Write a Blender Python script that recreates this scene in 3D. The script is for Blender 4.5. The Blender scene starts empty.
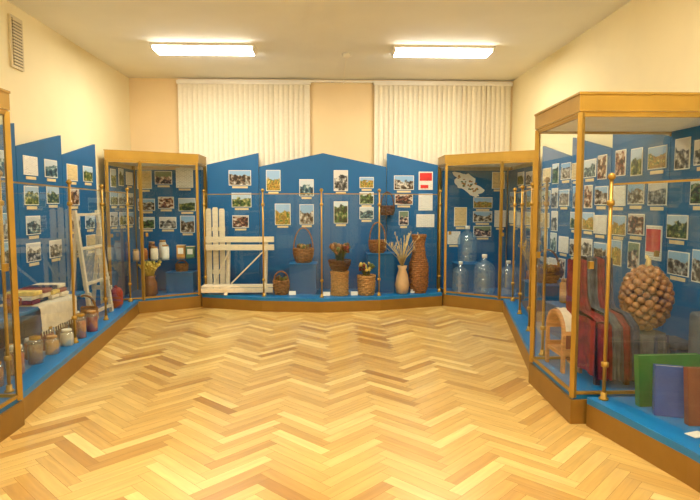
import bpy, bmesh, math, random
from mathutils import Vector, Matrix
random.seed(7)
scene=bpy.context.scene
try:
    scene.view_settings.view_transform='Standard'
except Exception: pass

# ------------------------------------------------------------ materials
def newmat(name):
    m=bpy.data.materials.new(name); m.use_nodes=True
    nt=m.node_tree; nt.nodes.clear()
    out=nt.nodes.new('ShaderNodeOutputMaterial')
    return m,nt,out
def N(nt,t,**k):
    n=nt.nodes.new(t)
    for a,b in k.items():
        if a in ('inp',):
            for i,v in b.items(): n.inputs[i].default_value=v
        else: setattr(n,a,b)
    return n
def c4(c): return (c[0],c[1],c[2],1)
def srgb(r,g,b):
    f=lambda v:(v/255/12.92) if v/255<=0.04045 else ((v/255+0.055)/1.055)**2.4
    return (f(r),f(g),f(b))
def mat(name,col,rough=0.5,metal=0.0,var=0.12,scale=8,bump=0.0,bscale=40,stretch=None):
    m,nt,out=newmat(name)
    p=N(nt,'ShaderNodeBsdfPrincipled')
    p.inputs['Roughness'].default_value=rough; p.inputs['Metallic'].default_value=metal
    tc=N(nt,'ShaderNodeTexCoord'); mp=N(nt,'ShaderNodeMapping')
    nt.links.new(tc.outputs['Object'],mp.inputs['Vector'])
    if stretch: mp.inputs['Scale'].default_value=stretch
    nz=N(nt,'ShaderNodeTexNoise',inp={'Scale':scale,'Detail':3})
    nt.links.new(mp.outputs[0],nz.inputs['Vector'])
    mx=N(nt,'ShaderNodeMix',data_type='RGBA')
    a=[max(0,v*(1-var)) for v in col]; b=[min(1,v*(1+var)) for v in col]
    mx.inputs[6].default_value=c4(a); mx.inputs[7].default_value=c4(b)
    rp=N(nt,'ShaderNodeMapRange',inp={1:0.35,2:0.65})
    nt.links.new(nz.outputs[0],rp.inputs[0]); nt.links.new(rp.outputs[0],mx.inputs[0])
    nt.links.new(mx.outputs[2],p.inputs['Base Color'])
    if bump:
        n2=N(nt,'ShaderNodeTexNoise',inp={'Scale':bscale,'Detail':4}); nt.links.new(mp.outputs[0],n2.inputs['Vector'])
        bp=N(nt,'ShaderNodeBump',inp={'Strength':bump,'Distance':0.02}); nt.links.new(n2.outputs[0],bp.inputs['Height'])
        nt.links.new(bp.outputs[0],p.inputs['Normal'])
    nt.links.new(p.outputs[0],out.inputs[0])
    return m

M={}
M['wall']=mat('wall_paint',srgb(241,228,186),0.75,var=0.02,scale=2,bump=0.04,bscale=60)
M['wallback']=mat('wall_paint_back',srgb(237,214,170),0.75,var=0.02,scale=2,bump=0.04,bscale=60)
M['ceil']=mat('ceiling_paint',srgb(240,239,232),0.8,var=0.015,scale=2)
M['gold']=mat('brass_anodised',srgb(178,140,58),0.36,metal=0.5,var=0.06,scale=5)
M['golddk']=mat('brass_plinth',srgb(150,112,44),0.42,metal=0.35,var=0.06,scale=5)
M['blue']=mat('blue_panel',srgb(4,92,146),0.5,var=0.05,scale=3)
M['bluetop']=mat('blue_ledge',srgb(14,114,178),0.4,var=0.05,scale=3)
M['white']=mat('white_card',srgb(240,238,228),0.6,var=0.03)
M['blind']=mat('blind_fabric',srgb(242,235,214),0.8,var=0.03,scale=30)
M['rail']=mat('rail_white',srgb(240,236,225),0.4,var=0.02)
M['cream']=mat('cream_card',srgb(225,205,160),0.6,var=0.05)
M['wicker']=mat('wicker',srgb(145,96,48),0.6,var=0.35,scale=40,bump=0.3)
M['wickerlt']=mat('wicker_light',srgb(182,136,76),0.6,var=0.3,scale=40,bump=0.3)
M['wickerdk']=mat('wicker_dark',srgb(92,58,30),0.6,var=0.35,scale=40,bump=0.3)
M['birch']=mat('birch_wood',srgb(232,218,188),0.5,var=0.07,scale=4,stretch=(3,3,20))
M['tanwood']=mat('tan_wood',srgb(186,128,72),0.45,var=0.2,scale=5,stretch=(2,2,12))
M['darkwood']=mat('dark_wood',srgb(82,48,26),0.45,var=0.3,scale=5,stretch=(2,2,14))
M['reed']=mat('dry_reed',srgb(205,180,120),0.7,var=0.25,scale=20)
M['straw']=mat('yellow_straw',srgb(218,190,88),0.7,var=0.25,scale=20)
M['leaf']=mat('dried_leaf',srgb(96,104,48),0.7,var=0.4,scale=25)
M['petal']=mat('dried_petal',srgb(120,40,30),0.7,var=0.4,scale=25)
M['vase']=mat('tan_vase',srgb(200,165,120),0.35,var=0.08,scale=10)
M['redpot']=mat('red_ceramic',srgb(158,48,30),0.3,var=0.2,scale=10)
M['brownpot']=mat('brown_ceramic',srgb(120,74,40),0.25,var=0.25,scale=8)
M['greybag']=mat('grey_cloth',srgb(92,98,102),0.8,var=0.15,scale=10,bump=0.2)
M['redcloth']=mat('red_wool',srgb(122,32,34),0.9,var=0.35,scale=15,bump=0.4,bscale=120)
M['greycloth']=mat('grey_wool',srgb(82,84,90),0.9,var=0.35,scale=15,bump=0.4,bscale=120)
M['navycloth']=mat('navy_wool',srgb(44,56,84),0.9,var=0.35,scale=15,bump=0.4,bscale=120)
M['linen']=mat('linen_cloth',srgb(225,214,190),0.9,var=0.08,scale=15,bump=0.3,bscale=120)
M['onion']=mat('onion_skin',srgb(158,108,62),0.38,var=0.35,scale=18)
M['bookgreen']=mat('green_cover',srgb(30,112,50),0.35,var=0.15,scale=6)
M['bookblue']=mat('blue_cover',srgb(35,80,160),0.35,var=0.12,scale=6)
M['bookbrown']=mat('brown_cover',srgb(118,62,40),0.4,var=0.15,scale=6)
M['paper']=mat('page_edges',srgb(230,220,195),0.8,var=0.06,scale=60)
M['grille']=mat('grille_paint',srgb(214,200,162),0.6,var=0.04)
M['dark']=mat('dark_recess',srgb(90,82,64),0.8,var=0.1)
M['door']=mat('door_wood',srgb(168,118,66),0.4,var=0.12,scale=4,stretch=(6,6,1))
M['honey']=mat('honey_jar',srgb(206,150,76),0.2,var=0.2,scale=9)
M['amber']=mat('amber_preserve',srgb(172,100,46),0.2,var=0.25,scale=12)
M['redjam']=mat('red_jam',srgb(158,44,28),0.2,var=0.2,scale=9)
M['greenbox']=mat('green_box',srgb(92,124,88),0.5,var=0.15,scale=9)

def glassmat(name,tint,base=0.05,amt=0.55,diff=None,dw=0.2):
    m,nt,out=newmat(name)
    tr=N(nt,'ShaderNodeBsdfTransparent'); tr.inputs[0].default_value=c4(tint)
    gl=N(nt,'ShaderNodeBsdfGlossy'); gl.inputs['Roughness'].default_value=0.02; gl.inputs[0].default_value=(1,1,1,1)
    lw=N(nt,'ShaderNodeLayerWeight'); 
    pw=N(nt,'ShaderNodeMath',operation='POWER'); pw.inputs[1].default_value=4
    ma=N(nt,'ShaderNodeMath',operation='MULTIPLY_ADD'); ma.inputs[1].default_value=amt; ma.inputs[2].default_value=base
    nt.links.new(lw.outputs['Facing'],pw.inputs[0]); nt.links.new(pw.outputs[0],ma.inputs[0])
    mx=N(nt,'ShaderNodeMixShader'); nt.links.new(ma.outputs[0],mx.inputs[0])
    nt.links.new(tr.outputs[0],mx.inputs[1]); nt.links.new(gl.outputs[0],mx.inputs[2])
    res=mx
    if diff:
        df=N(nt,'ShaderNodeBsdfDiffuse'); df.inputs[0].default_value=c4(diff)
        m2=N(nt,'ShaderNodeMixShader'); m2.inputs[0].default_value=dw
        nt.links.new(mx.outputs[0],m2.inputs[1]); nt.links.new(df.outputs[0],m2.inputs[2]); res=m2
    nt.links.new(res.outputs[0],out.inputs[0]); return m
M['glass']=glassmat('case_glass',(0.94,0.97,0.97),0.055,0.55)
M['glassedge']=glassmat('glass_edge',(0.80,0.90,0.87),0.12,0.5)
M['bottle']=glassmat('blue_bottle_plastic',(0.80,0.91,0.97),0.14,0.7,srgb(150,195,225),0.14)
M['clearjar']=glassmat('clear_jar',(0.90,0.93,0.91),0.12,0.6,srgb(225,230,225),0.10)

def emis(name,col,s):
    m,nt,out=newmat(name)
    e=N(nt,'ShaderNodeEmission'); e.inputs[0].default_value=c4(col); e.inputs[1].default_value=s
    nt.links.new(e.outputs[0],out.inputs[0]); return m
M['tube']=emis('fluorescent_diffuser',(1.0,0.925,0.77),60)

def floormat():
    m,nt,out=newmat('oak_parquet')
    p=N(nt,'ShaderNodeBsdfPrincipled'); p.inputs['Roughness'].default_value=0.28
    p.inputs['Coat Weight'].default_value=0.5; p.inputs['Coat Roughness'].default_value=0.15
    at=N(nt,'ShaderNodeAttribute',attribute_name='col')
    sp=N(nt,'ShaderNodeSeparateColor'); nt.links.new(at.outputs['Color'],sp.inputs[0])
    cr=N(nt,'ShaderNodeValToRGB')
    e=cr.color_ramp.elements
    e[0].position=0; e[0].color=c4(srgb(180,132,62))
    e[1].position=1; e[1].color=c4(srgb(242,212,136))
    k=e.new(0.25); k.color=c4(srgb(206,162,86))
    k=e.new(0.7); k.color=c4(srgb(226,189,110))
    nt.links.new(sp.outputs[0],cr.inputs[0])
    uv=N(nt,'ShaderNodeUVMap'); mp=N(nt,'ShaderNodeMapping'); mp.inputs['Scale'].default_value=(3,32,1)
    nt.links.new(uv.outputs[0],mp.inputs[0])
    nz=N(nt,'ShaderNodeTexNoise',noise_dimensions='4D',inp={'Scale':1.0,'Detail':4,'Distortion':0.6})
    mm=N(nt,'ShaderNodeMath',operation='MULTIPLY'); mm.inputs[1].default_value=60
    nt.links.new(sp.outputs[1],mm.inputs[0]); nt.links.new(mm.outputs[0],nz.inputs['W'])
    nt.links.new(mp.outputs[0],nz.inputs['Vector'])
    rg=N(nt,'ShaderNodeMapRange',inp={1:0.3,2:0.7,3:0.84,4:1.08}); nt.links.new(nz.outputs[0],rg.inputs[0])
    ml=N(nt,'ShaderNodeMix',data_type='RGBA',blend_type='MULTIPLY'); ml.inputs[0].default_value=1
    nt.links.new(cr.outputs[0],ml.inputs[6]); nt.links.new(rg.outputs[0],ml.inputs[7])
    nt.links.new(ml.outputs[2],p.inputs['Base Color'])
    nt.links.new(p.outputs[0],out.inputs[0]); return m
M['parquet']=floormat()
M['joint']=mat('parquet_joint',srgb(150,106,52),0.6,var=0.1)

def photomat(name,ground,sky,hor=0.55):
    m,nt,out=newmat(name)
    p=N(nt,'ShaderNodeBsdfPrincipled'); p.inputs['Roughness'].default_value=0.3
    at=N(nt,'ShaderNodeAttribute',attribute_name='col'); sp=N(nt,'ShaderNodeSeparateColor'); nt.links.new(at.outputs['Color'],sp.inputs[0])
    uv=N(nt,'ShaderNodeUVMap')
    w=N(nt,'ShaderNodeMath',operation='MULTIPLY'); w.inputs[1].default_value=80; nt.links.new(sp.outputs[0],w.inputs[0])
    n1=N(nt,'ShaderNodeTexNoise',noise_dimensions='4D',inp={'Scale':4.5,'Detail':3}); nt.links.new(uv.outputs[0],n1.inputs['Vector']); nt.links.new(w.outputs[0],n1.inputs['W'])
    n2=N(nt,'ShaderNodeTexNoise',noise_dimensions='4D',inp={'Scale':2.2,'Detail':2}); nt.links.new(uv.outputs[0],n2.inputs['Vector']); nt.links.new(w.outputs[0],n2.inputs['W'])
    cr=N(nt,'ShaderNodeValToRGB'); e=cr.color_ramp.elements
    cr.color_ramp.interpolation='CONSTANT' 
    e[0].position=0; e[0].color=c4(ground[0]); e[1].position=0.60; e[1].color=c4(ground[3])
    k=e.new(0.45); k.color=c4(ground[1]); k=e.new(0.52); k.color=c4(ground[2])
    nt.links.new(n1.outputs[0],cr.inputs[0])
    sx=N(nt,'ShaderNodeSeparateXYZ'); nt.links.new(uv.outputs[0],sx.inputs[0])
    ad=N(nt,'ShaderNodeMath',operation='MULTIPLY_ADD'); ad.inputs[1].default_value=0.9; nt.links.new(n2.outputs[0],ad.inputs[0]); nt.links.new(sx.outputs[1],ad.inputs[2])
    mr=N(nt,'ShaderNodeMapRange',inp={1:hor+0.42,2:hor+0.47}); nt.links.new(ad.outputs[0],mr.inputs[0])
    mx=N(nt,'ShaderNodeMix',data_type='RGBA'); nt.links.new(mr.outputs[0],mx.inputs[0])
    nt.links.new(cr.outputs[0],mx.inputs[6]); mx.inputs[7].default_value=c4(sky)
    nt.links.new(mx.outputs[2],p.inputs['Base Color']); nt.links.new(p.outputs[0],out.inputs[0]); return m
S=srgb
PH=[photomat('print_meadow',[S(30,50,20),S(70,95,40),S(120,125,60),S(190,180,120)],S(180,200,215),0.65),
    photomat('print_village',[S(50,40,30),S(110,90,70),S(150,150,140),S(215,205,190)],S(140,180,215),0.7),
    photomat('print_interior',[S(40,25,20),S(120,60,40),S(170,140,110),S(225,215,200)],S(205,195,180),0.9),
    photomat('print_forest',[S(15,30,15),S(35,65,30),S(70,110,50),S(150,150,110)],S(205,220,225),0.8),
    photomat('print_group',[S(30,30,45),S(90,80,90),S(190,160,140),S(230,225,215)],S(120,140,110),0.65),
    photomat('print_field',[S(140,110,40),S(190,150,60),S(90,110,40),S(220,190,110)],S(150,185,220),0.65),
    photomat('print_lake',[S(20,50,70),S(50,90,110),S(100,130,130),S(190,205,205)],S(200,210,215),0.65),
    photomat('print_mono',[S(35,35,35),S(90,90,88),S(150,150,146),S(210,208,200)],S(215,212,204),0.7)]
def docmat(name,paper,ink,rows):
    m,nt,out=newmat(name)
    p=N(nt,'ShaderNodeBsdfPrincipled'); p.inputs['Roughness'].default_value=0.5
    uv=N(nt,'ShaderNodeUVMap')
    br=N(nt,'ShaderNodeTexBrick',inp={'Scale':1.0,'Mortar Size':0.018,'Brick Width':0.23,'Row Height':1.0/rows,'Color1':c4(ink),'Color2':c4([min(1,i*1.6) for i in ink]),'Mortar':c4(paper)})
    br.inputs['Mortar Smooth'].default_value=0.0
    nt.links.new(uv.outputs[0],br.inputs['Vector'])
    nt.links.new(br.outputs[0],p.inputs['Base Color']); nt.links.new(p.outputs[0],out.inputs[0]); return m
M['doc']=docmat('printed_sheet',S(240,238,228),S(175,172,165),15)
M['doctan']=docmat('printed_sheet_tan',S(225,205,150),S(185,160,112),12)
M['redprint']=mat('red_print',S(200,45,40),0.4,var=0.15)

# ------------------------------------------------------------ mesh builder
class MB:
    def __init__(s):
        s.bm=bmesh.new(); s.uv=s.bm.loops.layers.uv.new('UVMap'); s.col=s.bm.loops.layers.float_color.new('col'); s.mats=[]
    def mi(s,m):
        if isinstance(m,str): m=M[m]
        if m not in s.mats: s.mats.append(m)
        return s.mats.index(m)
    def face(s,pts,m,uvs=None,col=None,smooth=False):
        vs=[s.bm.verts.new(p) for p in pts]; f=s.bm.faces.new(vs); f.material_index=s.mi(m); f.smooth=smooth
        for i,l in enumerate(f.loops):
            if uvs: l[s.uv].uv=uvs[i]
            l[s.col]=col if col else (0.5,0.5,0.5,1)
        return f
    def grid(s,rows,m,cu=False,cv=False,smooth=True):
        V=[[s.bm.verts.new(p) for p in r] for r in rows]; nr=len(V); nc=len(V[0]); mi=s.mi(m)
        for i in range(nr if cv else nr-1):
            for j in range(nc if cu else nc-1):
                a,b,c,d=V[i][j],V[i][(j+1)%nc],V[(i+1)%nr][(j+1)%nc],V[(i+1)%nr][j]
                try: f=s.bm.faces.new((a,b,c,d))
                except ValueError: continue
                f.material_index=mi; f.smooth=smooth
        return V
    def cap(s,ring,m):
        try:
            f=s.bm.faces.new(ring); f.material_index=s.mi(m)
        except ValueError: pass
    def box(s,c,d,m,R=None,bev=0):
        x,y,z=[v/2 for v in d]; c=Vector(c)
        P=[Vector((i*x,j*y,k*z)) for i in(-1,1) for j in(-1,1) for k in(-1,1)]
        if R: P=[R@p for p in P]
        v=[s.bm.verts.new(c+p) for p in P]; mi=s.mi(m); fs=[]
        for q in((0,1,3,2),(4,6,7,5),(0,4,5,1),(2,3,7,6),(0,2,6,4),(1,5,7,3)):
            f=s.bm.faces.new([v[i] for i in q]); f.material_index=mi; fs.append(f)
        if bev:
            es=list({e for f in fs for e in f.edges})
            r=bmesh.ops.bevel(s.bm,geom=es,offset=bev,segments=2,affect='EDGES',profile=0.5)
            for f in r['faces']: f.material_index=mi
    def beam(s,a,b,w,t,m):
        a=Vector(a);b=Vector(b);d=b-a;R=d.to_track_quat('Z','Y').to_matrix()
        s.box((a+b)/2,(w,t,d.length),m,R)
    def tube(s,pts,r,m,seg=8,closed=False):
        pts=[Vector(p) for p in pts]; n=len(pts); rows=[]; up=None
        for i,p in enumerate(pts):
            if closed: t=pts[(i+1)%n]-pts[i-1]
            else: t=pts[min(i+1,n-1)]-pts[max(i-1,0)]
            t.normalize()
            if up is None: up=t.orthogonal().normalized()
            else:
                up=up-t*up.dot(t)
                up=up.normalized() if up.length>1e-6 else t.orthogonal().normalized()
            o=t.cross(up); rr=r[i] if isinstance(r,(list,tuple)) else r
            rows.append([p+(up*math.cos(2*math.pi*k/seg)+o*math.sin(2*math.pi*k/seg))*rr for k in range(seg)])
        V=s.grid(rows,m,cu=True,cv=closed)
        if not closed: s.cap(V[0][::-1],m); s.cap(V[-1],m)
    def lathe(s,prof,c,m,seg=28):
        cx,cy,cz=c; rows=[]
        for (r,z) in prof:
            rows.append([(cx+r*math.cos(2*math.pi*k/seg),cy+r*math.sin(2*math.pi*k/seg),cz+z) for k in range(seg)])
        V=s.grid(rows,m,cu=True); s.cap(V[0][::-1],m); s.cap(V[-1],m)
    def prism(s,poly,z0,z1,ms,mt=None,mb=None):
        n=len(poly); b=[s.bm.verts.new((p[0],p[1],z0)) for p in poly]; t=[s.bm.verts.new((p[0],p[1],z1)) for p in poly]
        for i in range(n):
            f=s.bm.faces.new((b[i],b[(i+1)%n],t[(i+1)%n],t[i])); f.material_index=s.mi(ms)
        f=s.bm.faces.new(t); f.material_index=s.mi(mt or ms); f=s.bm.faces.new(b[::-1]); f.material_index=s.mi(mb or ms)
    def blob(s,c,r,m,sub=1):
        if not hasattr(r,'__len__'): r=(r,r,r)
        mtx=Matrix.Translation(c)@Matrix.Diagonal((r[0],r[1],r[2],1))
        q=bmesh.ops.create_icosphere(s.bm,subdivisions=sub,radius=1,matrix=mtx); mi=s.mi(m)
        fs={f for v in q['verts'] for f in v.link_faces}
        for f in fs: f.material_index=mi; f.smooth=True
    def done(s,name,recalc=True,bevel=0):
        if recalc: bmesh.ops.recalc_face_normals(s.bm,faces=s.bm.faces[:])
        lo=Vector((1e9,)*3);hi=-lo
        for v in s.bm.verts:
            for i in range(3): lo[i]=min(lo[i],v.co[i]);hi[i]=max(hi[i],v.co[i])
        o=Vector(((lo.x+hi.x)/2,(lo.y+hi.y)/2,lo.z))
        bmesh.ops.translate(s.bm,vec=-o,verts=s.bm.verts[:])
        me=bpy.data.meshes.new(name); s.bm.to_mesh(me); s.bm.free()
        for m in s.mats: me.materials.append(m)
        ob=bpy.data.objects.new(name,me); ob.location=o; scene.collection.objects.link(ob)
        if bevel:
            b=ob.modifiers.new('bevel','BEVEL'); b.width=bevel; b.segments=2; b.limit_method='ANGLE'
        return ob

XL,XR,YF,YB,H=-3.1,2.9,-2.6,8.95,3.47
# ------------------------------------------------------------ shell
b=MB()
b.box(((XL+XR)/2,YB+0.1,H/2),(XR-XL+0.4,0.2,H),'wallback'); b.done('wall_back')
b=MB(); b.box((XL-0.1,(YF+YB)/2,H/2),(0.2,YB-YF,H),'wall'); b.done('wall_left')
b=MB(); b.box((XR+0.1,(YF+YB)/2,H/2),(0.2,YB-YF,H),'wall'); b.done('wall_right')
b=MB(); b.box(((XL+XR)/2,YF-0.1,H/2),(XR-XL+0.4,0.2,H),'wall'); b.done('wall_front')
b=MB(); b.box(((XL+XR)/2,(YF+YB)/2,H+0.05),(XR-XL+0.4,YB-YF+0.4,0.1),'ceil'); b.done('ceiling')
b=MB(); w,L=0.08,0.48; g=0.0009
ca=math.cos(math.radians(45)); 
def rot(x,y): return (x*ca-y*ca, x*ca+y*ca)
def plank(x0,y0,dx,dy):
    cx,cy=rot(x0+dx/2,y0+dy/2); cy+=3
    if cx<XL-.4 or cx>XR+.4 or cy<YF-.4 or cy>YB+.4: return
    pts=[(x0+g,y0+g),(x0+dx-g,y0+g),(x0+dx-g,y0+dy-g),(x0+g,y0+dy-g)]
    P=[]
    for p in pts:
        q=rot(*p); P.append((q[0],q[1]+3,0.0))
    if dx>dy: uv=[(0,0),(dx,0),(dx,dy),(0,dy)]
    else: uv=[(0,0),(0,dx),(dy,dx),(dy,0)]
    b.face(P,'parquet',uv,(min(1,max(0,random.gauss(0.56,0.24))),random.random(),random.random(),1))
K=150
for k in range(-K,K):
    for m_ in range(-16,17):
        x=k*w+2*L*m_; y=k*w
        plank(x,y,L,w); plank(x+L,y+w-L,w,L)
for co,no in(((XL,0,0),(-1,0,0)),((XR,0,0),(1,0,0)),((0,YF,0),(0,-1,0)),((0,YB,0),(0,1,0))):
    bmesh.ops.bisect_plane(b.bm,geom=b.bm.verts[:]+b.bm.edges[:]+b.bm.faces[:],plane_co=co,plane_no=no,clear_outer=True)
b.box(((XL+XR)/2,(YF+YB)/2,-0.051),(XR-XL,YB-YF,0.1),'joint')
b.done('floor')

b=MB()
b.box((0.2,YF+0.03,1.05),(1.1,0.06,2.1),'door'); b.box((0.2,YF+0.05,1.03),(0.94,0.06,2.02),'door')
for z in(0.55,1.5): b.box((0.2,YF+0.085,z),(0.62,0.02,0.75),'door')
b.tube([(0.58,YF+0.08,1.05),(0.58,YF+0.14,1.05),(0.47,YF+0.14,1.05)],0.011,'gold'); b.done('door_1')

def fixture(x,y):
    b=MB(); b.box((x,y,H-0.015),(1.26,0.34,0.03),'rail')
    b.box((x,y,H-0.045),(1.20,0.28,0.03),'tube')
    for i in(0,1,2): b.box((x,y-0.145+i*0.145,H-0.062),(1.22,0.008,0.006),'rail')
    for sx in(-1,1): b.box((x+sx*0.61,y,H-0.045),(0.02,0.30,0.04),'rail')
    b.done('ceiling_light')
for y in(7.20,3.0,-0.8):
    fixture(-1.55,y); fixture(1.42,y)
b=MB(); b.lathe([(0.055,0),(0.06,-0.02),(0.045,-0.045),(0.02,-0.06)],(0.22,7.45,H),'rail',20); b.done('smoke_detector')
b=MB(); b.box((0.22,8.22,H-0.008),(0.018,1.42,0.014),'rail'); b.box((0.22,YB-0.008,H-0.03),(0.018,0.014,0.06),'rail'); b.done('cable_conduit')

b=MB(); gy,gz=5.78,3.10
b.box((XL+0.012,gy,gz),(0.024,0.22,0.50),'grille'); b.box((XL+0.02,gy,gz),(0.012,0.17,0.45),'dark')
for i in range(15): b.box((XL+0.03,gy,gz-0.21+i*0.030),(0.014,0.17,0.017),'grille')
b.done('ventilation_grille')

def blinds(x0,x1):
    b=MB(); n=int((x1-x0)/0.075); y=YB-0.075
    b.box(((x0+x1)/2,y,3.40),(x1-x0+0.04,0.05,0.05),'rail')
    for i in range(n):
        x=x0+0.04+i*(x1-x0-0.08)/(n-1); a=math.radians(20+random.uniform(-5,5)); h=0.044
        rows=[]
        for zz in(3.375,3.0,2.4,1.9):
            r=[]
            for t in(-1,-0.5,0,0.5,1):
                c=0.006*(1-t*t); r.append((x+h*t*math.cos(a)-c*math.sin(a),y+h*t*math.sin(a)-c*math.cos(a),zz))
            rows.append(r)
        b.grid(rows,'blind')
    b.tube([(x0+.03,y-.02,1.9),(x1-.03,y-.02,1.9)],0.003,'rail',5)
    return b.done('vertical_blinds',recalc=False)
blinds(-2.33,-0.31); blinds(0.70,2.85)
b=MB(); b.box((0.26,YB-0.025,3.435),(5.2,0.05,0.03),'rail'); b.done('trim_1')

# ------------------------------------------------------------ display cases
GOLDW=0.034
def tall_case(poly,glass_edges,shelves=(),name='tall_display_case'):
    b=MB(); n=len(poly)
    cx=sum(p[0] for p in poly)/n; cy=sum(p[1] for p in poly)/n
    def sh(d):
        r=[]
        for p in poly:
            v=Vector((cx-p[0],cy-p[1])); v.normalize(); r.append((p[0]+v.x*d,p[1]+v.y*d))
        return r
    b.prism(poly,0,0.17,'golddk'); b.prism(sh(0.03),0.17,0.20,'bluetop')
    b.prism(poly,2.125,2.235,'gold','gold','white'); b.prism(sh(-0.008),2.235,2.25,'gold'); b.prism(sh(0.012),2.11,2.125,'gold','gold','white')
    for i in range(n):
        p=sh(0.025)[i]; ang=math.atan2(cy-p[1],cx-p[0])
        b.box((p[0],p[1],1.15),(GOLDW,GOLDW,1.93),'gold',Matrix.Rotation(ang,3,'Z'))
    s2=sh(0.03)
    for e in glass_edges:
        p,q=s2[e],s2[(e+1)%n]
        b.face([(p[0],p[1],0.2),(q[0],q[1],0.2),(q[0],q[1],2.11),(p[0],p[1],2.11)],'glass')
        d=Vector((q[0]-p[0],q[1]-p[1])); 
        for z in(0.215,2.10): b.beam((p[0],p[1],z),(q[0],q[1],z),0.02,0.02,'gold')
        m=Vector((p[0],p[1])).lerp(Vector((q[0],q[1])),0.08)
        b.box((m.x,m.y,1.1),(0.03,0.03,0.05),'gold',Matrix.Rotation(math.atan2(d.y,d.x),3,'Z'))
    for z in shelves:
        b.prism(sh(0.14),z,z+0.008,'glassedge')
    return b.done(name)

def low_case(front,back,posts,h=1.70):
    b=MB(); poly=front+back
    b.prism(poly,0,0.155,'golddk')
    b.prism(poly,0.155,0.20,'bluetop')
    for i,p in enumerate(posts):
        b.tube([(p[0],p[1],0.2),(p[0],p[1],h)],0.0125,'gold',10)
        b.lathe([(0.0125,0),(0.022,0.008),(0.026,0.022),(0.020,0.036),(0.008,0.046)],(p[0],p[1],h),'gold',14)
        b.lathe([(0.032,0),(0.032,0.012),(0.02,0.02),(0.02,0.05)],(p[0],p[1],0.2),'gold',14)
        for z in(0.42,1.50): b.lathe([(0.014,0),(0.024,0.006),(0.024,0.034),(0.014,0.04)],(p[0],p[1],z),'gold',14)
    for i in range(len(posts)-1):
        p=Vector(posts[i]);q=Vector(posts[i+1]);d=(q-p).normalized()*0.03;p=p+d;q=q-d
        b.face([(p.x,p.y,0.21),(q.x,q.y,0.21),(q.x,q.y,h-0.03),(p.x,p.y,h-0.03)],'glass')
        b.beam((p.x,p.y,h-0.03),(q.x,q.y,h-0.03),0.012,0.012,'gold')
    return b.done('low_display_case')
def lerp(a,c,t): return (a[0]+(c[0]-a[0])*t,a[1]+(c[1]-a[1])*t)

BL=[(-3.00,7.64),(-2.62,7.85),(-1.91,8.30),(-1.91,8.80),(-3.03,8.80)]
tall_case(BL,(0,1,2),shelves=(0.72,))
BR=[(1.70,8.30),(2.40,7.75),(2.78,7.52),(2.86,8.80),(1.70,8.80)]
tall_case(BR,(0,1,4))
RN=[(1.65,3.70),(1.69,4.62),(2.86,4.62),(2.86,3.70)]
tall_case([RN[0],RN[3],RN[2],RN[1]],(0,2,3))
LN=[(-2.09,2.75),(-2.10,3.82),(-3.05,3.82),(-3.05,2.75)]
tall_case([LN[1],LN[0],LN[3],LN[2]],(0,1,3),shelves=(0.85,))
lf0,lf1=(-2.14,3.84),(-2.66,7.79)
gl0,gl1=(-2.25,3.92),(-2.72,7.66)
low_case([lf0,lf1],[(-3.00,7.60),(-3.05,7.60),(-3.05,3.84)],[lerp(gl0,gl1,t) for t in(0,0.38,0.67,1)])
rf0,rf1=(1.74,4.66),(2.43,7.70)
gr0,gr1=(1.85,4.74),(2.50,7.52)
low_case([rf0,rf1],[(2.79,7.48),(2.86,7.48),(2.86,4.66)],[lerp(gr0,gr1,t) for t in(0,0.34,0.67,1)])
cf=[(-1.89,8.27),(-0.97,7.93),(-0.12,7.80),(0.72,7.93),(1.68,8.27)]
low_case(cf,[(1.68,8.76),(-1.89,8.76)],[(p[0]*0.985,p[1]+0.11) for p in cf])
low_case([(1.75,3.67),(1.92,2.85),(2.17,0.9)],[(2.86,0.9),(2.86,3.67)],[(1.84,3.62),(2.02,2.85),(2.27,0.95)],h=1.67)

# ------------------------------------------------------------ blue panels
def panel(kind,segs,pos):
    for s_ in segs:
        b=MB(); a,c,za,zc=s_[:4]; t=0.03
        prof=[(a,0.2),(c,0.2),(c,zc)]+([((a+c)/2,s_[4])] if len(s_)>4 else [])+[(a,za)]
        if kind=='x': f=lambda u,z,o:(pos+o,u,z)
        else: f=lambda u,z,o:(u,pos+o,z)
        F=[b.bm.verts.new(f(u,z,-t/2)) for u,z in prof]; G=[b.bm.verts.new(f(u,z,t/2)) for u,z in prof]
        b.bm.faces.new(F); b.bm.faces.new(G[::-1]); k=len(F)
        for i in range(k): b.bm.faces.new((F[i],G[i],G[(i+1)%k],F[(i+1)%k]))
        b.mi('blue'); b.done('blue_display_panel')
g_=0.004
panel('y',[(-1.88,-1.09-g_,2.13,2.31),(-1.09+g_,0.88-g_,2.10,2.10,2.31),(0.88+g_,1.68,2.31,2.13)],8.735)
ys=[2.75,3.70,4.58,5.55,6.48,7.40]
panel('x',[(ys[i]+g_,ys[i+1]-g_,2.07,2.29) for i in range(5)],XL+0.07)
panel('x',[(ys[i]+g_,ys[i+1]-g_,2.07,2.29) for i in range(5)],XR-0.07)
panel('x',[(7.70,8.75,2.05,2.05)],XL+0.085); panel('x',[(7.60,8.75,2.05,2.05)],XR-0.085)
panel('y',[(-2.98,-1.95,2.05,2.05)],8.765); panel('y',[(1.75,2.78,2.05,2.05)],8.765)

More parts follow.
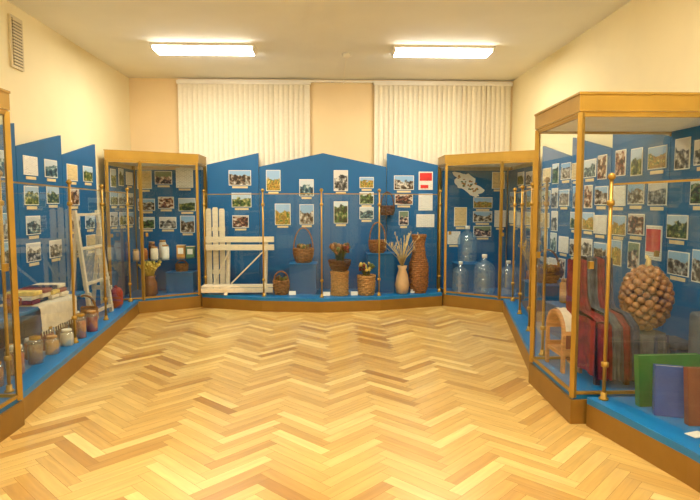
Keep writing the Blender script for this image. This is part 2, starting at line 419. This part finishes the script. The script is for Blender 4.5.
# ------------------------------------------------------------ photographs
def photo(b,c,u,n,w,h,m,border=0.008,cap=False):
    c=Vector(c);u=Vector(u);n=Vector(n);v=Vector((0,0,1))
    R=Matrix((u,n,v)).transposed()
    b.box(c,(w,0.006,h),'white',R)
    w2,h2=w/2-border,h/2-border; o=c+n*0.0045
    b.face([o-u*w2-v*h2,o+u*w2-v*h2,o+u*w2+v*h2,o-u*w2+v*h2],m,[(0,0),(w/0.25,0),(w/0.25,1),(0,1)] if m not in('doc','doctan') else [(0,0),(1,0),(1,1),(0,1)],(random.random(),random.random(),random.random(),1))
    if cap: b.box(c-v*(h/2+0.028),(w*0.7,0.004,0.03),'cream',R)
D,T='doc','doctan'
b=MB()
for x,z,w_,h_,m in[(-1.38,1.93,.34,.23,1),(-.87,1.89,.22,.32,5),(-.36,1.78,.22,.26,6),(.17,1.89,.22,.32,7),(.57,1.86,.22,.17,5),
    (1.15,1.86,.31,.22,1),(-1.36,1.59,.30,.22,0),(-.73,1.37,.24,.33,5),(-1.38,1.26,.25,.19,2),(-.36,1.37,.22,.31,1),
    (.17,1.40,.22,.34,3),(.57,1.62,.22,.19,3),(.57,1.39,.22,.19,6),(1.15,1.60,.28,.16,2),(1.15,1.31,.15,.22,4)]:
    photo(b,(x,8.715,z),(1,0,0),(0,-1,0),w_,h_,PH[m],cap=True)
for x,z,w_,h_,m in[(1.49,1.56,.22,.26,D),(1.49,1.27,.28,.2,D),(1.49,1.89,.22,.28,D)]:
    photo(b,(x,8.715,z),(1,0,0),(0,-1,0),w_,h_,m)
b.box((1.49,8.708,1.95),(.19,.004,.12),'redprint'); b.box((1.47,8.708,1.80),(.12,.004,.05),'redprint')
b.done('exhibition_photographs')
def wallgrid(X,u,n,y0,y1,rows,cols,skip=0.1,docs=0.15,big=1.0,extra=None):
    b=MB()
    for r in range(rows):
        for c in range(cols):
            if random.random()<skip: continue
            y=y0+(c+0.5)*(y1-y0)/cols+random.uniform(-.02,.02); z=1.90-r*0.29+random.uniform(-.015,.015)
            if extra and r in(2,3) and abs(y-4.66)<.3: continue
            tall=random.random()<0.3
            w_,h_=(0.19*big,0.25) if tall else (0.27*big,0.19*big)
            m=random.choice(['doc','doctan']) if random.random()<docs else random.choice(PH)
            photo(b,(X,y,z),u,n,w_,h_,m,cap=(not tall))
    if extra: extra(b)
    b.done('exhibition_photographs')
for i in range(5):
    wallgrid(XL+0.089,(0,1,0),(1,0,0),ys[i]+0.04,ys[i+1]-0.04,4,2)
def redposter(b):
    photo(b,(XR-0.089,4.76,1.18),(0,-1,0),(-1,0,0),.24,.30,'doc'); b.box((XR-0.095,4.76,1.20),(.004,.21,.20),'redprint')
for i in range(5):
    wallgrid(XR-0.089,(0,-1,0),(-1,0,0),ys[i]+0.02,ys[i+1]-0.02,4 if i<3 else 5,3,skip=0.06,docs=0.14,big=1.02,extra=redposter if i==2 else None)
wallgrid(XL+0.104,(0,1,0),(1,0,0),7.75,8.7,3,3); wallgrid(XR-0.104,(0,-1,0),(-1,0,0),7.65,8.7,3,3)
b=MB()
for x,z,w_,h_,m in[(-2.84,1.9,.22,.28,T),(-2.55,1.93,.26,.2,PH[4]),(-2.23,1.93,.26,.3,D),(-2.82,1.52,.26,.18,PH[1]),(-2.52,1.55,.24,.18,PH[2]),(-2.2,1.52,.26,.2,PH[0]),
   (-2.82,1.24,.24,.18,PH[3]),(-2.5,1.24,.26,.18,PH[7]),(-2.2,1.22,.22,.26,PH[1])]:
    photo(b,(x,8.745,z),(1,0,0),(0,-1,0),w_,h_,m,cap=True)
b.done('exhibition_photographs')
b=MB()
for x,z,w_,h_,m in[(2.05,1.33,.2,.3,T),(2.40,1.55,.3,.17,PH[5]),(2.40,1.33,.3,.17,PH[1]),(2.40,1.1,.28,.17,PH[4]),(1.95,1.0,.2,.2,D),(2.64,1.9,.2,.26,T),(2.68,1.3,.18,.26,D)]:
    photo(b,(x,8.745,z),(1,0,0),(0,-1,0),w_,h_,m,cap=True)
b.done('exhibition_photographs')
b=MB(); random.seed(3)
pts=[]
for k in range(40):
    a=2*math.pi*k/40; r=1+0.16*math.sin(5*a+1)+random.uniform(-.1,.1)
    pts.append((2.16+0.23*r*math.cos(a),8.745,1.84+0.14*r*math.sin(a)-0.12*math.cos(a)))
f=b.bm.faces.new([b.bm.verts.new(p) for p in pts]); f.material_index=b.mi('white')
ex=bmesh.ops.extrude_face_region(b.bm,geom=[f]); bmesh.ops.translate(b.bm,vec=(0,-0.01,0),verts=[v for v in ex['geom'] if isinstance(v,bmesh.types.BMVert)])
for k in range(30):
    x=random.uniform(-.16,.16); z=random.uniform(-.07,.07)
    b.blob((2.16+x,8.734,1.84+z-0.5*x),(random.uniform(.012,.026),.004,random.uniform(.008,.02)),'greenbox' if k%3==0 else 'wickerlt')
b.done('paper_cutout_map')
random.seed(11)

# ------------------------------------------------------------ wicker helpers
def weave(b,c,rf,h,rows,stakes,m,seg=44):
    cx,cy,cz=c
    for k in range(rows):
        z=(k+0.5)*h/rows; R=rf(z/h); ph=math.pi*(k%2)
        pts=[(cx+(R+0.007*math.sin(stakes*a/2+ph))*math.cos(a),cy+(R+0.007*math.sin(stakes*a/2+ph))*math.sin(a),cz+z) for a in[2*math.pi*i/seg for i in range(seg)]]
        b.tube(pts,h/rows*0.56,m,5,True)
    prof=[(max(0.01,rf(i/10)-0.008),h*i/10) for i in range(11)]
    b.lathe(prof,(cx,cy,cz),'wickerdk',24)
    for i in range(stakes):
        a=2*math.pi*i/stakes
        b.tube([(cx+(rf(t_/5)+0.004)*math.cos(a),cy+(rf(t_/5)+0.004)*math.sin(a),cz+h*t_/5) for t_ in range(6)],0.006,m,5)
    R=rf(1.0)
    for s_ in(0,math.pi):
        pts=[(cx+(R+0.012*math.cos(9*a+s_))*math.cos(a),cy+(R+0.012*math.cos(9*a+s_))*math.sin(a),cz+h+0.010*math.sin(9*a+s_)) for a in[2*math.pi*i/72 for i in range(72)]]
        b.tube(pts,0.010,m,5,True)
def handle(b,c,R,h,m,ax=0):
    for k in range(2):
        pts=[]
        for i in range(19):
            a=math.pi*i/18; tw=0.012*math.sin(a*10+k*math.pi)
            pts.append((c[0]+R*math.cos(a)*math.cos(ax)+tw*math.sin(ax),c[1]+R*math.cos(a)*math.sin(ax)+tw,c[2]+h*math.sin(a)))
        b.tube(pts,0.010,m,6)
def flowers(b,c,R,h,n,stem,head,hr=0.025,lean=0.5):
    for i in range(n):
        a=random.uniform(0,6.28); r=R*math.sqrt(random.random()); e=lean*random.uniform(0.2,1)
        p0=Vector((c[0]+0.3*r*math.cos(a),c[1]+0.3*r*math.sin(a),c[2])); hh=h*random.uniform(0.65,1)
        p1=p0+Vector((math.cos(a)*e*hh*.3,math.sin(a)*e*hh*.3,hh*.6)); p2=p0+Vector((math.cos(a)*e*hh*.8,math.sin(a)*e*hh*.8,hh))
        b.tube([p0,p1,p2],0.004,stem,4)
        hm=random.choice(head) if isinstance(head,(list,tuple)) else head
        if hm: b.blob(p2,(hr*random.uniform(.7,1.2),hr*random.uniform(.7,1.2),hr*random.uniform(.8,1.8)),hm)
ZP=0.20
def pedestal(x,y,w,d,h):
    b=MB(); b.box((x,y,ZP+h/2),(w,d,h),'blue'); b.box((x,y,ZP+h+0.006),(w+0.02,d+0.02,0.012),'bluetop'); b.done('display_pedestal',bevel=0.004)
pedestal(-0.40,8.42,0.40,0.36,0.44); pedestal(0.76,8.48,0.40,0.34,0.58)

# upright white boards
b=MB()
for i in range(3):
    x=-1.83+i*0.100; z0,z1=0.20,1.46+.02*(i%2)
    prof=[(-.040,z0),(.040,z0),(.040,z1-.025),(.028,z1),(-.028,z1),(-.040,z1-.025)]
    F=[b.bm.verts.new((x+u,8.52,z)) for u,z in prof]; G=[b.bm.verts.new((x+u,8.545,z)) for u,z in prof]
    b.bm.faces.new(F); b.bm.faces.new(G[::-1]); k=len(F)
    for j in range(k): b.bm.faces.new((F[j],G[j],G[(j+1)%k],F[(j+1)%k]))
b.mi('birch')
for z in(0.5,1.15): b.box((-1.73,8.558,z),(0.28,0.025,0.06),'birch')
b.done('upright_wooden_planks')
b=MB(); 
for x in(-1.52,-0.96):
    b.beam((x-.02,8.42,0.2),(x,8.46,1.04),0.05,0.04,'birch'); 
    b.beam((x,8.14,0.2),(x,8.20,0.30),0.05,0.04,'birch')
    b.box((x,8.30,0.29),(0.05,0.34,0.04),'birch')
b.beam((-1.48,8.395,0.34),(-0.98,8.395,0.84),0.06,0.02,'birch')
b.beam((-1.74,8.395,0.34),(-1.50,8.395,0.84),0.05,0.02,'birch')
for z in(1.00,0.88): b.box((-1.36,8.425,z),(1.04,0.024,0.085),'birch')
for y in(8.21,8.29,8.37): b.box((-1.36,y,0.32),(1.04,0.065,0.024),'birch')
b.box((-1.36,8.165,0.27),(1.04,0.024,0.065),'birch')
b.done('slatted_wooden_bench',bevel=0.003)

def basket(name,x,y,z,r0,r1,h,rows,m,hh=0,bulge=0.15,extra=None,ax=0):
    b=MB(); rf=lambda t:(r0+(r1-r0)*t)*(1+bulge*math.sin(math.pi*t))
    weave(b,(x,y,z),rf,h,rows,14,m)
    if hh: handle(b,(x,y,z+h),rf(1.0),hh,m,ax)
    if extra: extra(b)
    b.done(name)
basket('wicker_basket',-0.40,8.42,0.652,0.10,0.145,0.20,8,'wicker',0.32,0.12,lambda b:flowers(b,(-.40,8.42,.78),.12,.14,34,'leaf',['leaf','wickerlt','wickerdk'],.022,.7))
basket('small_wicker_basket',-0.72,8.22,ZP,0.08,0.105,0.20,8,'wicker',0.14,0.15,lambda b:flowers(b,(-.72,8.22,.34),.1,.12,24,'leaf',['leaf','wickerdk'],.02,.7))
basket('woven_drum_basket',0.14,8.12,ZP,0.12,0.12,0.34,12,'wickerlt',0,-0.06)
basket('flower_basket',0.14,8.12,0.565,0.10,0.15,0.14,6,'wickerdk',0,0.1,lambda b:flowers(b,(0.14,8.12,0.64),0.14,0.30,80,'leaf',['wickerdk','petal','leaf','wicker'],0.028,0.6))
basket('woven_planter_basket',0.53,8.12,ZP,0.10,0.12,0.28,10,'wickerlt',0.0,0.05,lambda b:flowers(b,(0.53,8.12,0.42),0.12,0.24,55,'leaf',['leaf','straw','petal'],0.024,0.6))
basket('gift_basket',0.72,8.46,0.792,0.09,0.12,0.18,7,'wicker',0.28)
basket('hanging_round_basket',0.88,8.58,1.36,0.08,0.10,0.13,6,'wickerdk',0.22)
b=MB(); b.tube([(0.88,8.715,1.70),(0.88,8.58,1.70),(0.88,8.58,1.72)],0.008,'gold'); b.done('wall_hook')
b=MB()
def vf(t):
    P=[(0,.10),(.15,.13),(.45,.135),(.7,.085),(.85,.07),(1,.095)]
    for i in range(5):
        if t<=P[i+1][0]:
            u=(t-P[i][0])/(P[i+1][0]-P[i][0]); u=u*u*(3-2*u); return P[i][1]+(P[i+1][1]-P[i][1])*u
    return .095
weave(b,(1.33,8.32,ZP),vf,0.86,30,16,'wicker'); b.done('tall_woven_vase')
b=MB(); b.lathe([(0.06,0),(0.09,0.02),(0.105,0.14),(0.085,0.27),(0.055,0.36),(0.075,0.42),(0.068,0.42),(0.05,0.36)],(1.07,8.22,ZP),'vase')
for i in range(34):
    a=random.uniform(0,6.28); e=random.uniform(.05,.28); h=random.uniform(.3,.52)
    p0=Vector((1.07,8.22,0.58)); q=Vector((math.cos(a)*e,math.sin(a)*e,h))
    b.tube([p0,p0+Vector((q.x*.3,q.y*.3,h*.5)),p0+q],[0.006,0.005,0.003],'reed',4)
    b.blob(p0+q,(0.008,0.008,0.03),'reed')
b.done('vase_with_dry_reeds')
b=MB()
for x,y in((0.35,8.05),(-0.05,8.03),(-.55,8.12),(1.25,8.24)): b.box((x,y,ZP+0.033),(0.10,0.006,0.06),'white',Matrix.Rotation(-0.4,3,'X'))
b.done('label_cards')

# ------------------------------------------------------------ bottles, right corner case
def bottle(x,y,z,s=1.0):
    b=MB(); P=[(0.0,0),(0.12,0),(0.135,0.02),(0.135,0.10),(0.128,0.115),(0.135,0.13),(0.135,0.21),(0.128,0.225),(0.135,0.24),(0.135,0.33),(0.11,0.39),(0.05,0.43),(0.03,0.44),(0.03,0.49)]
    b.lathe([(r*s+.0005,h*s) for r,h in P],(x,y,z),'bottle',28)
    b.lathe([(0.033*s,0.47*s),(0.033*s,0.51*s),(0.03*s,0.515*s)],(x,y,z),'white',18); b.done('water_bottle')
pedestal(2.10,8.48,0.36,0.36,0.42)
bottle(2.10,8.48,0.632,1.1); bottle(2.27,8.12,ZP,1.15); bottle(1.95,8.26,ZP,0.92); bottle(2.57,7.95,ZP,1.0)
# ------------------------------------------------------------ left corner case content
def jar(b,x,y,z,r,h,m,lid='wickerlt'):
    b.lathe([(r*.9,0),(r,h*.06),(r,h*.8),(r*.75,h*.9),(r*.75,h*.92)],(x,y,z),m,18)
    b.lathe([(r*.82,h*.9),(r*.82,h),(r*.78,h*1.01)],(x,y,z),lid,18)
b=MB()
for i,(x,y,r,h,m) in enumerate([(-2.55,8.2,.055,.18,'linen'),(-2.42,8.3,.055,.20,'white'),(-2.68,8.15,.05,.16,'amber'),(-2.78,8.1,.045,.15,'vase'),(-2.5,8.45,.055,.26,'linen'),(-2.64,8.38,.05,.24,'brownpot')]): jar(b,x,y,0.729,r,h,m)
b.done('preserve_jars')
b=MB()
for x,m,h in((-2.24,'honey',.18),(-2.10,'greenbox',.16)): 
    b.box((x,8.50,0.729+h/2),(.12,.09,h),m); b.box((x,8.454,0.729+h*.55),(.08,.003,h*.5),'white')
    b.box((x,8.50,0.729+h+.003),(.122,.092,.006),'cream')
b.done('tea_boxes')
b=MB(); b.lathe([(0.08,0),(0.11,0.04),(0.10,0.2),(0.07,0.26),(0.085,0.3)],(-2.60,8.12,ZP),'brownpot')
flowers(b,(-2.60,8.12,0.42),0.12,0.28,90,'straw','straw',0.02,0.65); b.done('wheat_sheaf_vase')
pedestal(-2.25,8.55,0.4,0.3,0.3)
basket('small_wicker_basket',-2.25,8.55,0.512,0.07,0.08,0.1,5,'wicker',0.06)

# ------------------------------------------------------------ left low case content
b=MB(); b.box((-2.76,4.95,0.60),(0.40,1.9,0.03),'bluetop')
for y in(4.1,5.8):
    for x in(-2.91,-2.60): b.box((x,y,0.39),(0.04,0.04,0.38),'blue')
b.box((-2.76,4.95,0.56),(0.36,1.8,0.05),'blue'); b.done('display_table',bevel=0.004)
ZT=0.615
b=MB()
for x,y,r,h,m in[(-2.68,4.30,.075,.20,'redpot'),(-2.78,4.52,.06,.18,'brownpot'),(-2.66,4.72,.06,.15,'amber')]:
    b.lathe([(r*.6,0),(r,h*.3),(r*.95,h*.55),(r*.55,h*.8),(r*.65,h),(r*.5,h*.8)],(x,y,ZT),m,22)
    b.tube([(x+r*.6,y,ZT+h*.9),(x+r*1.35,y,ZT+h*.75),(x+r*1.3,y,ZT+h*.45),(x+r*.9,y,ZT+h*.35)],.009,m,6)
b.done('ceramic_jugs')
b=MB()
for i in range(12):
    m=['redcloth','linen','straw','navycloth','linen'][i%5]
    b.box((-2.74+random.uniform(-.02,.02),5.05+0.16*(i//3)+random.uniform(-.01,.01),ZT+0.03+0.04*(i%3)),(0.26,0.14,0.036),m,bev=0.008)
b.done('folded_textiles')
b=MB()
rows=[]
for zz,xx in((ZT+.004,-2.95),(ZT+.006,-2.56),(ZT-.02,-2.54),(ZT-.12,-2.535),(ZT-.22,-2.53)):
    rows.append([(xx+(.010*math.sin(j*1.4) if zz<ZT-.05 else 0),4.95+.7*j/16,zz) for j in range(17)])
b.grid(rows,'linen')
for j in range(17): b.tube([(-2.53,4.95+.7*j/16,ZT-.22),(-2.528,4.95+.7*j/16,ZT-.26)],.004,'linen',4)
b.done('embroidered_tablecloth')
b=MB()
for y in(6.35,6.95):
    b.beam((-2.70,y,0.2),(-2.84,y,1.45),0.05,0.035,'birch'); b.beam((-2.93,y,0.2),(-2.82,y,1.3),0.045,0.03,'birch')
    b.box((-2.81,y,0.5),(0.24,0.03,0.05),'birch')
for z,x in((1.40,-2.835),(1.02,-2.79),(0.62,-2.745),(0.28,-2.71)): b.beam((x,6.32,z),(x,6.98,z),0.04,0.03,'birch')
for i in range(16): b.beam((-2.745,6.40+i*.034,0.62),(-2.79,6.40+i*.034,1.02),0.005,0.005,'linen')
b.done('weaving_loom')
basket('red_brown_basket',-2.66,6.12,ZP,0.09,0.11,0.18,8,'wicker',0.15)
b=MB(); b.lathe([(0.06,0),(0.085,.05),(0.085,.2),(.07,.24),(.05,.26)],(-2.74,7.2,ZP),'redpot'); b.blob((-2.74,7.2,ZP+.27),.025,'redpot'); b.done('red_ceramic_pot')
b=MB()
for i in range(13):
    y=4.05+i*.15; x=-2.42-.10*((y-4)/3)+(-.11 if i%2 else 0); h=random.uniform(.15,.24); m=['amber','honey','redjam','linen','brownpot'][i%5]
    b.lathe([(.05,0),(.055,.01),(.055,h*.72),(.052,h*.74)],(x,y,ZP),m,18)
    b.lathe([(.058,0.0),(.058,h*.82),(.04,h*.9)],(x,y,ZP+.001),'clearjar',18); b.lathe([(.044,h*.9),(.044,h),(.042,h*1.01)],(x,y,ZP),['wickerlt','gold','white'][i%3],18)
b.done('preserve_jars')
b=MB()
for i in range(5):
    y=4.12+i*.17; h=random.uniform(.2,.28)
    b.lathe([(.03,0),(.034,.01),(.034,h*.6),(.014,h*.78),(.014,h)],(-2.90,y,ZT),['clearjar','honey','amber'][i%3],16)
b.done('glass_bottles')
b=MB()
for i,(y,m) in enumerate([(3.05,'amber'),(3.25,'brownpot'),(3.45,'redcloth'),(3.62,'honey')]): b.box((-2.5,y,0.859+.08),(.2,.13,.16),m,bev=.006); b.box((-2.5,y,0.859+.168),(.21,.135,.014),'cream')
b.done('lacquered_boxes')
b=MB(); b.box((-2.62,3.3,0.35),(0.5,0.7,0.3),'wicker',bev=.01)
for z in(.28,.42): b.box((-2.62,3.3,z),(0.52,0.72,0.03),'gold')
b.done('wooden_chest')

# ------------------------------------------------------------ near right case content
b=MB(); x0,x1,cy=1.80,1.96,4.38
rows=[]
for x,ro in((x0,.14),(x0,.175),(x1,.175),(x1,.14)):
    rows.append([(x,cy+ro*math.cos(math.radians(180*k/20)),ZP+.30+ro*math.sin(math.radians(180*k/20))) for k in range(21)])
b.grid(rows,'tanwood',cv=True)
for s_ in(-1,1):
    for x in(x0,x1):
        xx=x+(.012 if x==x0 else -.012); b.box((xx,cy+s_*.1575,ZP+.15),(.024,.035,.30),'tanwood')
    b.box(((x0+x1)/2,cy+s_*.1575,ZP+.16),(x1-x0,.02,.05),'tanwood')
b.box(((x0+x1)/2,cy,ZP+.14),(x1-x0-.01,.30,.03),'tanwood')
for k in range(5): b.box((x1-.03,cy-.12+.06*k,ZP+.24),(.016,.05,.40-.05*abs(k-2)),'tanwood')
rows=[]
for k in range(17):
    a=math.radians(20+150*k/16); rows.append([(x0+.02+.13*j/8,cy+(.181+.004*math.sin(j*2))*math.cos(a),ZP+.30+(.183+.004*math.sin(j*2))*math.sin(a)) for j in range(9)])
b.grid(rows,'linen')
b.done('arched_wooden_cradle')
# blanket draped chair
b=MB(); cx,cy=2.05,4.13
for x in(-.11,.11):
    b.box((cx+x,cy+.2,ZP+.42),(.035,.035,.84),'darkwood'); b.box((cx+x,cy-.2,ZP+.22),(.035,.035,.44),'darkwood')
b.box((cx,cy,ZP+.45),(.27,.44,.03),'darkwood')
for z in(.6,.72,.82): b.box((cx,cy+.2,ZP+z),(.22,.02,.05),'darkwood')
def drape(x0,x1,path,m,amp=.014):
    rows=[]
    for i,(y,z) in enumerate(path):
        rows.append([(x0+(x1-x0)*j/14,y+amp*math.sin(j*1.3+i*.6),z+amp*.5*math.cos(j*1.7)) for j in range(15)])
    b.grid(rows,m)
def path(off):
    return [(cy+.27+off,ZP+.35),(cy+.27+off,ZP+.7),(cy+.23,ZP+.88+off),(cy+.15-off,ZP+.87+off),(cy+.12-off,ZP+.6),(cy+.05,ZP+.50+off),(cy-.15,ZP+.49+off),(cy-.25-off,ZP+.44),(cy-.27-off,ZP+.22),(cy-.28-off,ZP+.06)]
drape(cx-.15,cx-.04,path(0),'redcloth'); drape(cx-.05,cx+.03,path(.02),'greycloth'); drape(cx+.02,cx+.09,path(.012),'redcloth'); drape(cx+.08,cx+.15,path(.02),'navycloth')
def side(j,t):
    top=ZP+.48+(.40*min(1,max(0,(j-6)/3)))
    return ZP+.08+(top-ZP-.08)*t
rows=[[(cx-.16-.012*math.sin(j*1.3),cy-.26+.5*j/12,side(j,i/6)) for j in range(13)] for i in range(7)]
b.grid(rows,'redcloth'); 
b.done('blanket_draped_chair')
# onion braid resting on a cloth-covered stool
b=MB(); cx,cy=2.38,4.10; random.seed(5)
b.lathe([(.17,0),(.18,.02),(.155,.18),(.15,.33),(.13,.35)],(cx,cy,ZP),'greycloth',30)
for k in range(12):
    a=2*math.pi*k/12; b.tube([(cx+.175*math.cos(a),cy+.175*math.sin(a),ZP+.01),(cx+.158*math.cos(a),cy+.158*math.sin(a),ZP+.18),(cx+.148*math.cos(a),cy+.148*math.sin(a),ZP+.34)],.014,['greycloth','navycloth'][k%2],6)
b.done('cloth_covered_stool')
b=MB()
b.blob((cx,cy,ZP+.60),(.10,.09,.22),'wickerdk',3)
for i in range(150):
    a=i*2.39996; t=(i+.5)/150; ph=math.acos(1-2*t)
    c=Vector((cx+.165*math.sin(ph)*math.cos(a),cy+.14*math.sin(ph)*math.sin(a),ZP+.61+.225*math.cos(ph)))
    r=random.uniform(.026,.036); b.blob(c,(r,r,r*.92),'onion',2)
b.tube([(cx,cy,ZP+.80),(cx+.01,cy,ZP+.90),(cx-.01,cy,ZP+.93)],[.03,.018,.01],'reed'); b.done('onion_braid')
b=MB(); b.lathe([(.07,0),(.08,.02),(.08,.50),(.07,.52),(.04,.52)],(2.72,3.95,ZP),'greybag',24); b.done('rolled_felt')
b=MB()
for i in range(5): b.box((2.72,4.25,ZP+.027+i*.05),(.22-.01*i,.3,.045),['greycloth','navycloth'][i%2],bev=.012)
b.done('folded_textiles')
def book(name,x,y,w,h,t,m,rz,tilt):
    b=MB(); R=Matrix.Rotation(rz,3,'Z')@Matrix.Rotation(tilt,3,'X')
    c=Vector((x,y,ZP))+R@Vector((0,0,h/2))
    b.box(c,(w-.012,t-.008,h-.012),'paper',R)
    for s_ in(-1,1): b.box(c+R@Vector((0,s_*(t/2-.002),0)),(w,.004,h),m,R)
    b.box(c+R@Vector((-w/2+.002,0,0)),(.004,t,h),m,R)
    b.done(name)
book('green_album',2.22,3.50,.44,.33,.05,'bookgreen',0.05,-0.12)
book('blue_book',2.10,3.32,.17,.31,.06,'bookblue',-.35,-.1)
book('brown_book',2.24,3.16,.24,.34,.05,'bookbrown',-.1,-.12)
b=MB(); b.box((2.08,3.02,ZP+.004),(.10,.07,.004),'white',Matrix.Rotation(.3,3,'Z')); b.done('label_cards')
pedestal(2.52,6.4,0.4,0.5,0.4); pedestal(2.45,5.4,0.4,0.6,0.3)
basket('wicker_basket',2.52,6.4,0.612,.1,.14,.18,7,'wicker',.2)
b=MB()
for i,(y,m) in enumerate([(5.2,'brownpot'),(5.42,'linen'),(5.6,'honey')]): jar(b,2.42,y,0.513,.07,.24,m)
b.done('preserve_jars')
b=MB(); b.lathe([(.07,0),(.11,.1),(.1,.3),(.05,.42),(.06,.48)],(2.54,6.98,ZP),'brownpot'); flowers(b,(2.54,6.98,.66),.08,.4,24,'reed','reed',.015,.5); b.done('vase_with_dry_reeds')

# ------------------------------------------------------------ world & camera
wd=bpy.data.worlds.new('w'); scene.world=wd; wd.use_nodes=True
wd.node_tree.nodes['Background'].inputs[0].default_value=(0.9,0.8,0.6,1); wd.node_tree.nodes['Background'].inputs[1].default_value=0.3
cam=bpy.data.cameras.new('camera'); cam.lens=28.8; cam.sensor_width=36
co=bpy.data.objects.new('camera',cam); co.location=(0,0,1.5); co.rotation_euler=(math.radians(90-4.5),0,math.radians(-2.05))
scene.collection.objects.link(co); scene.camera=co
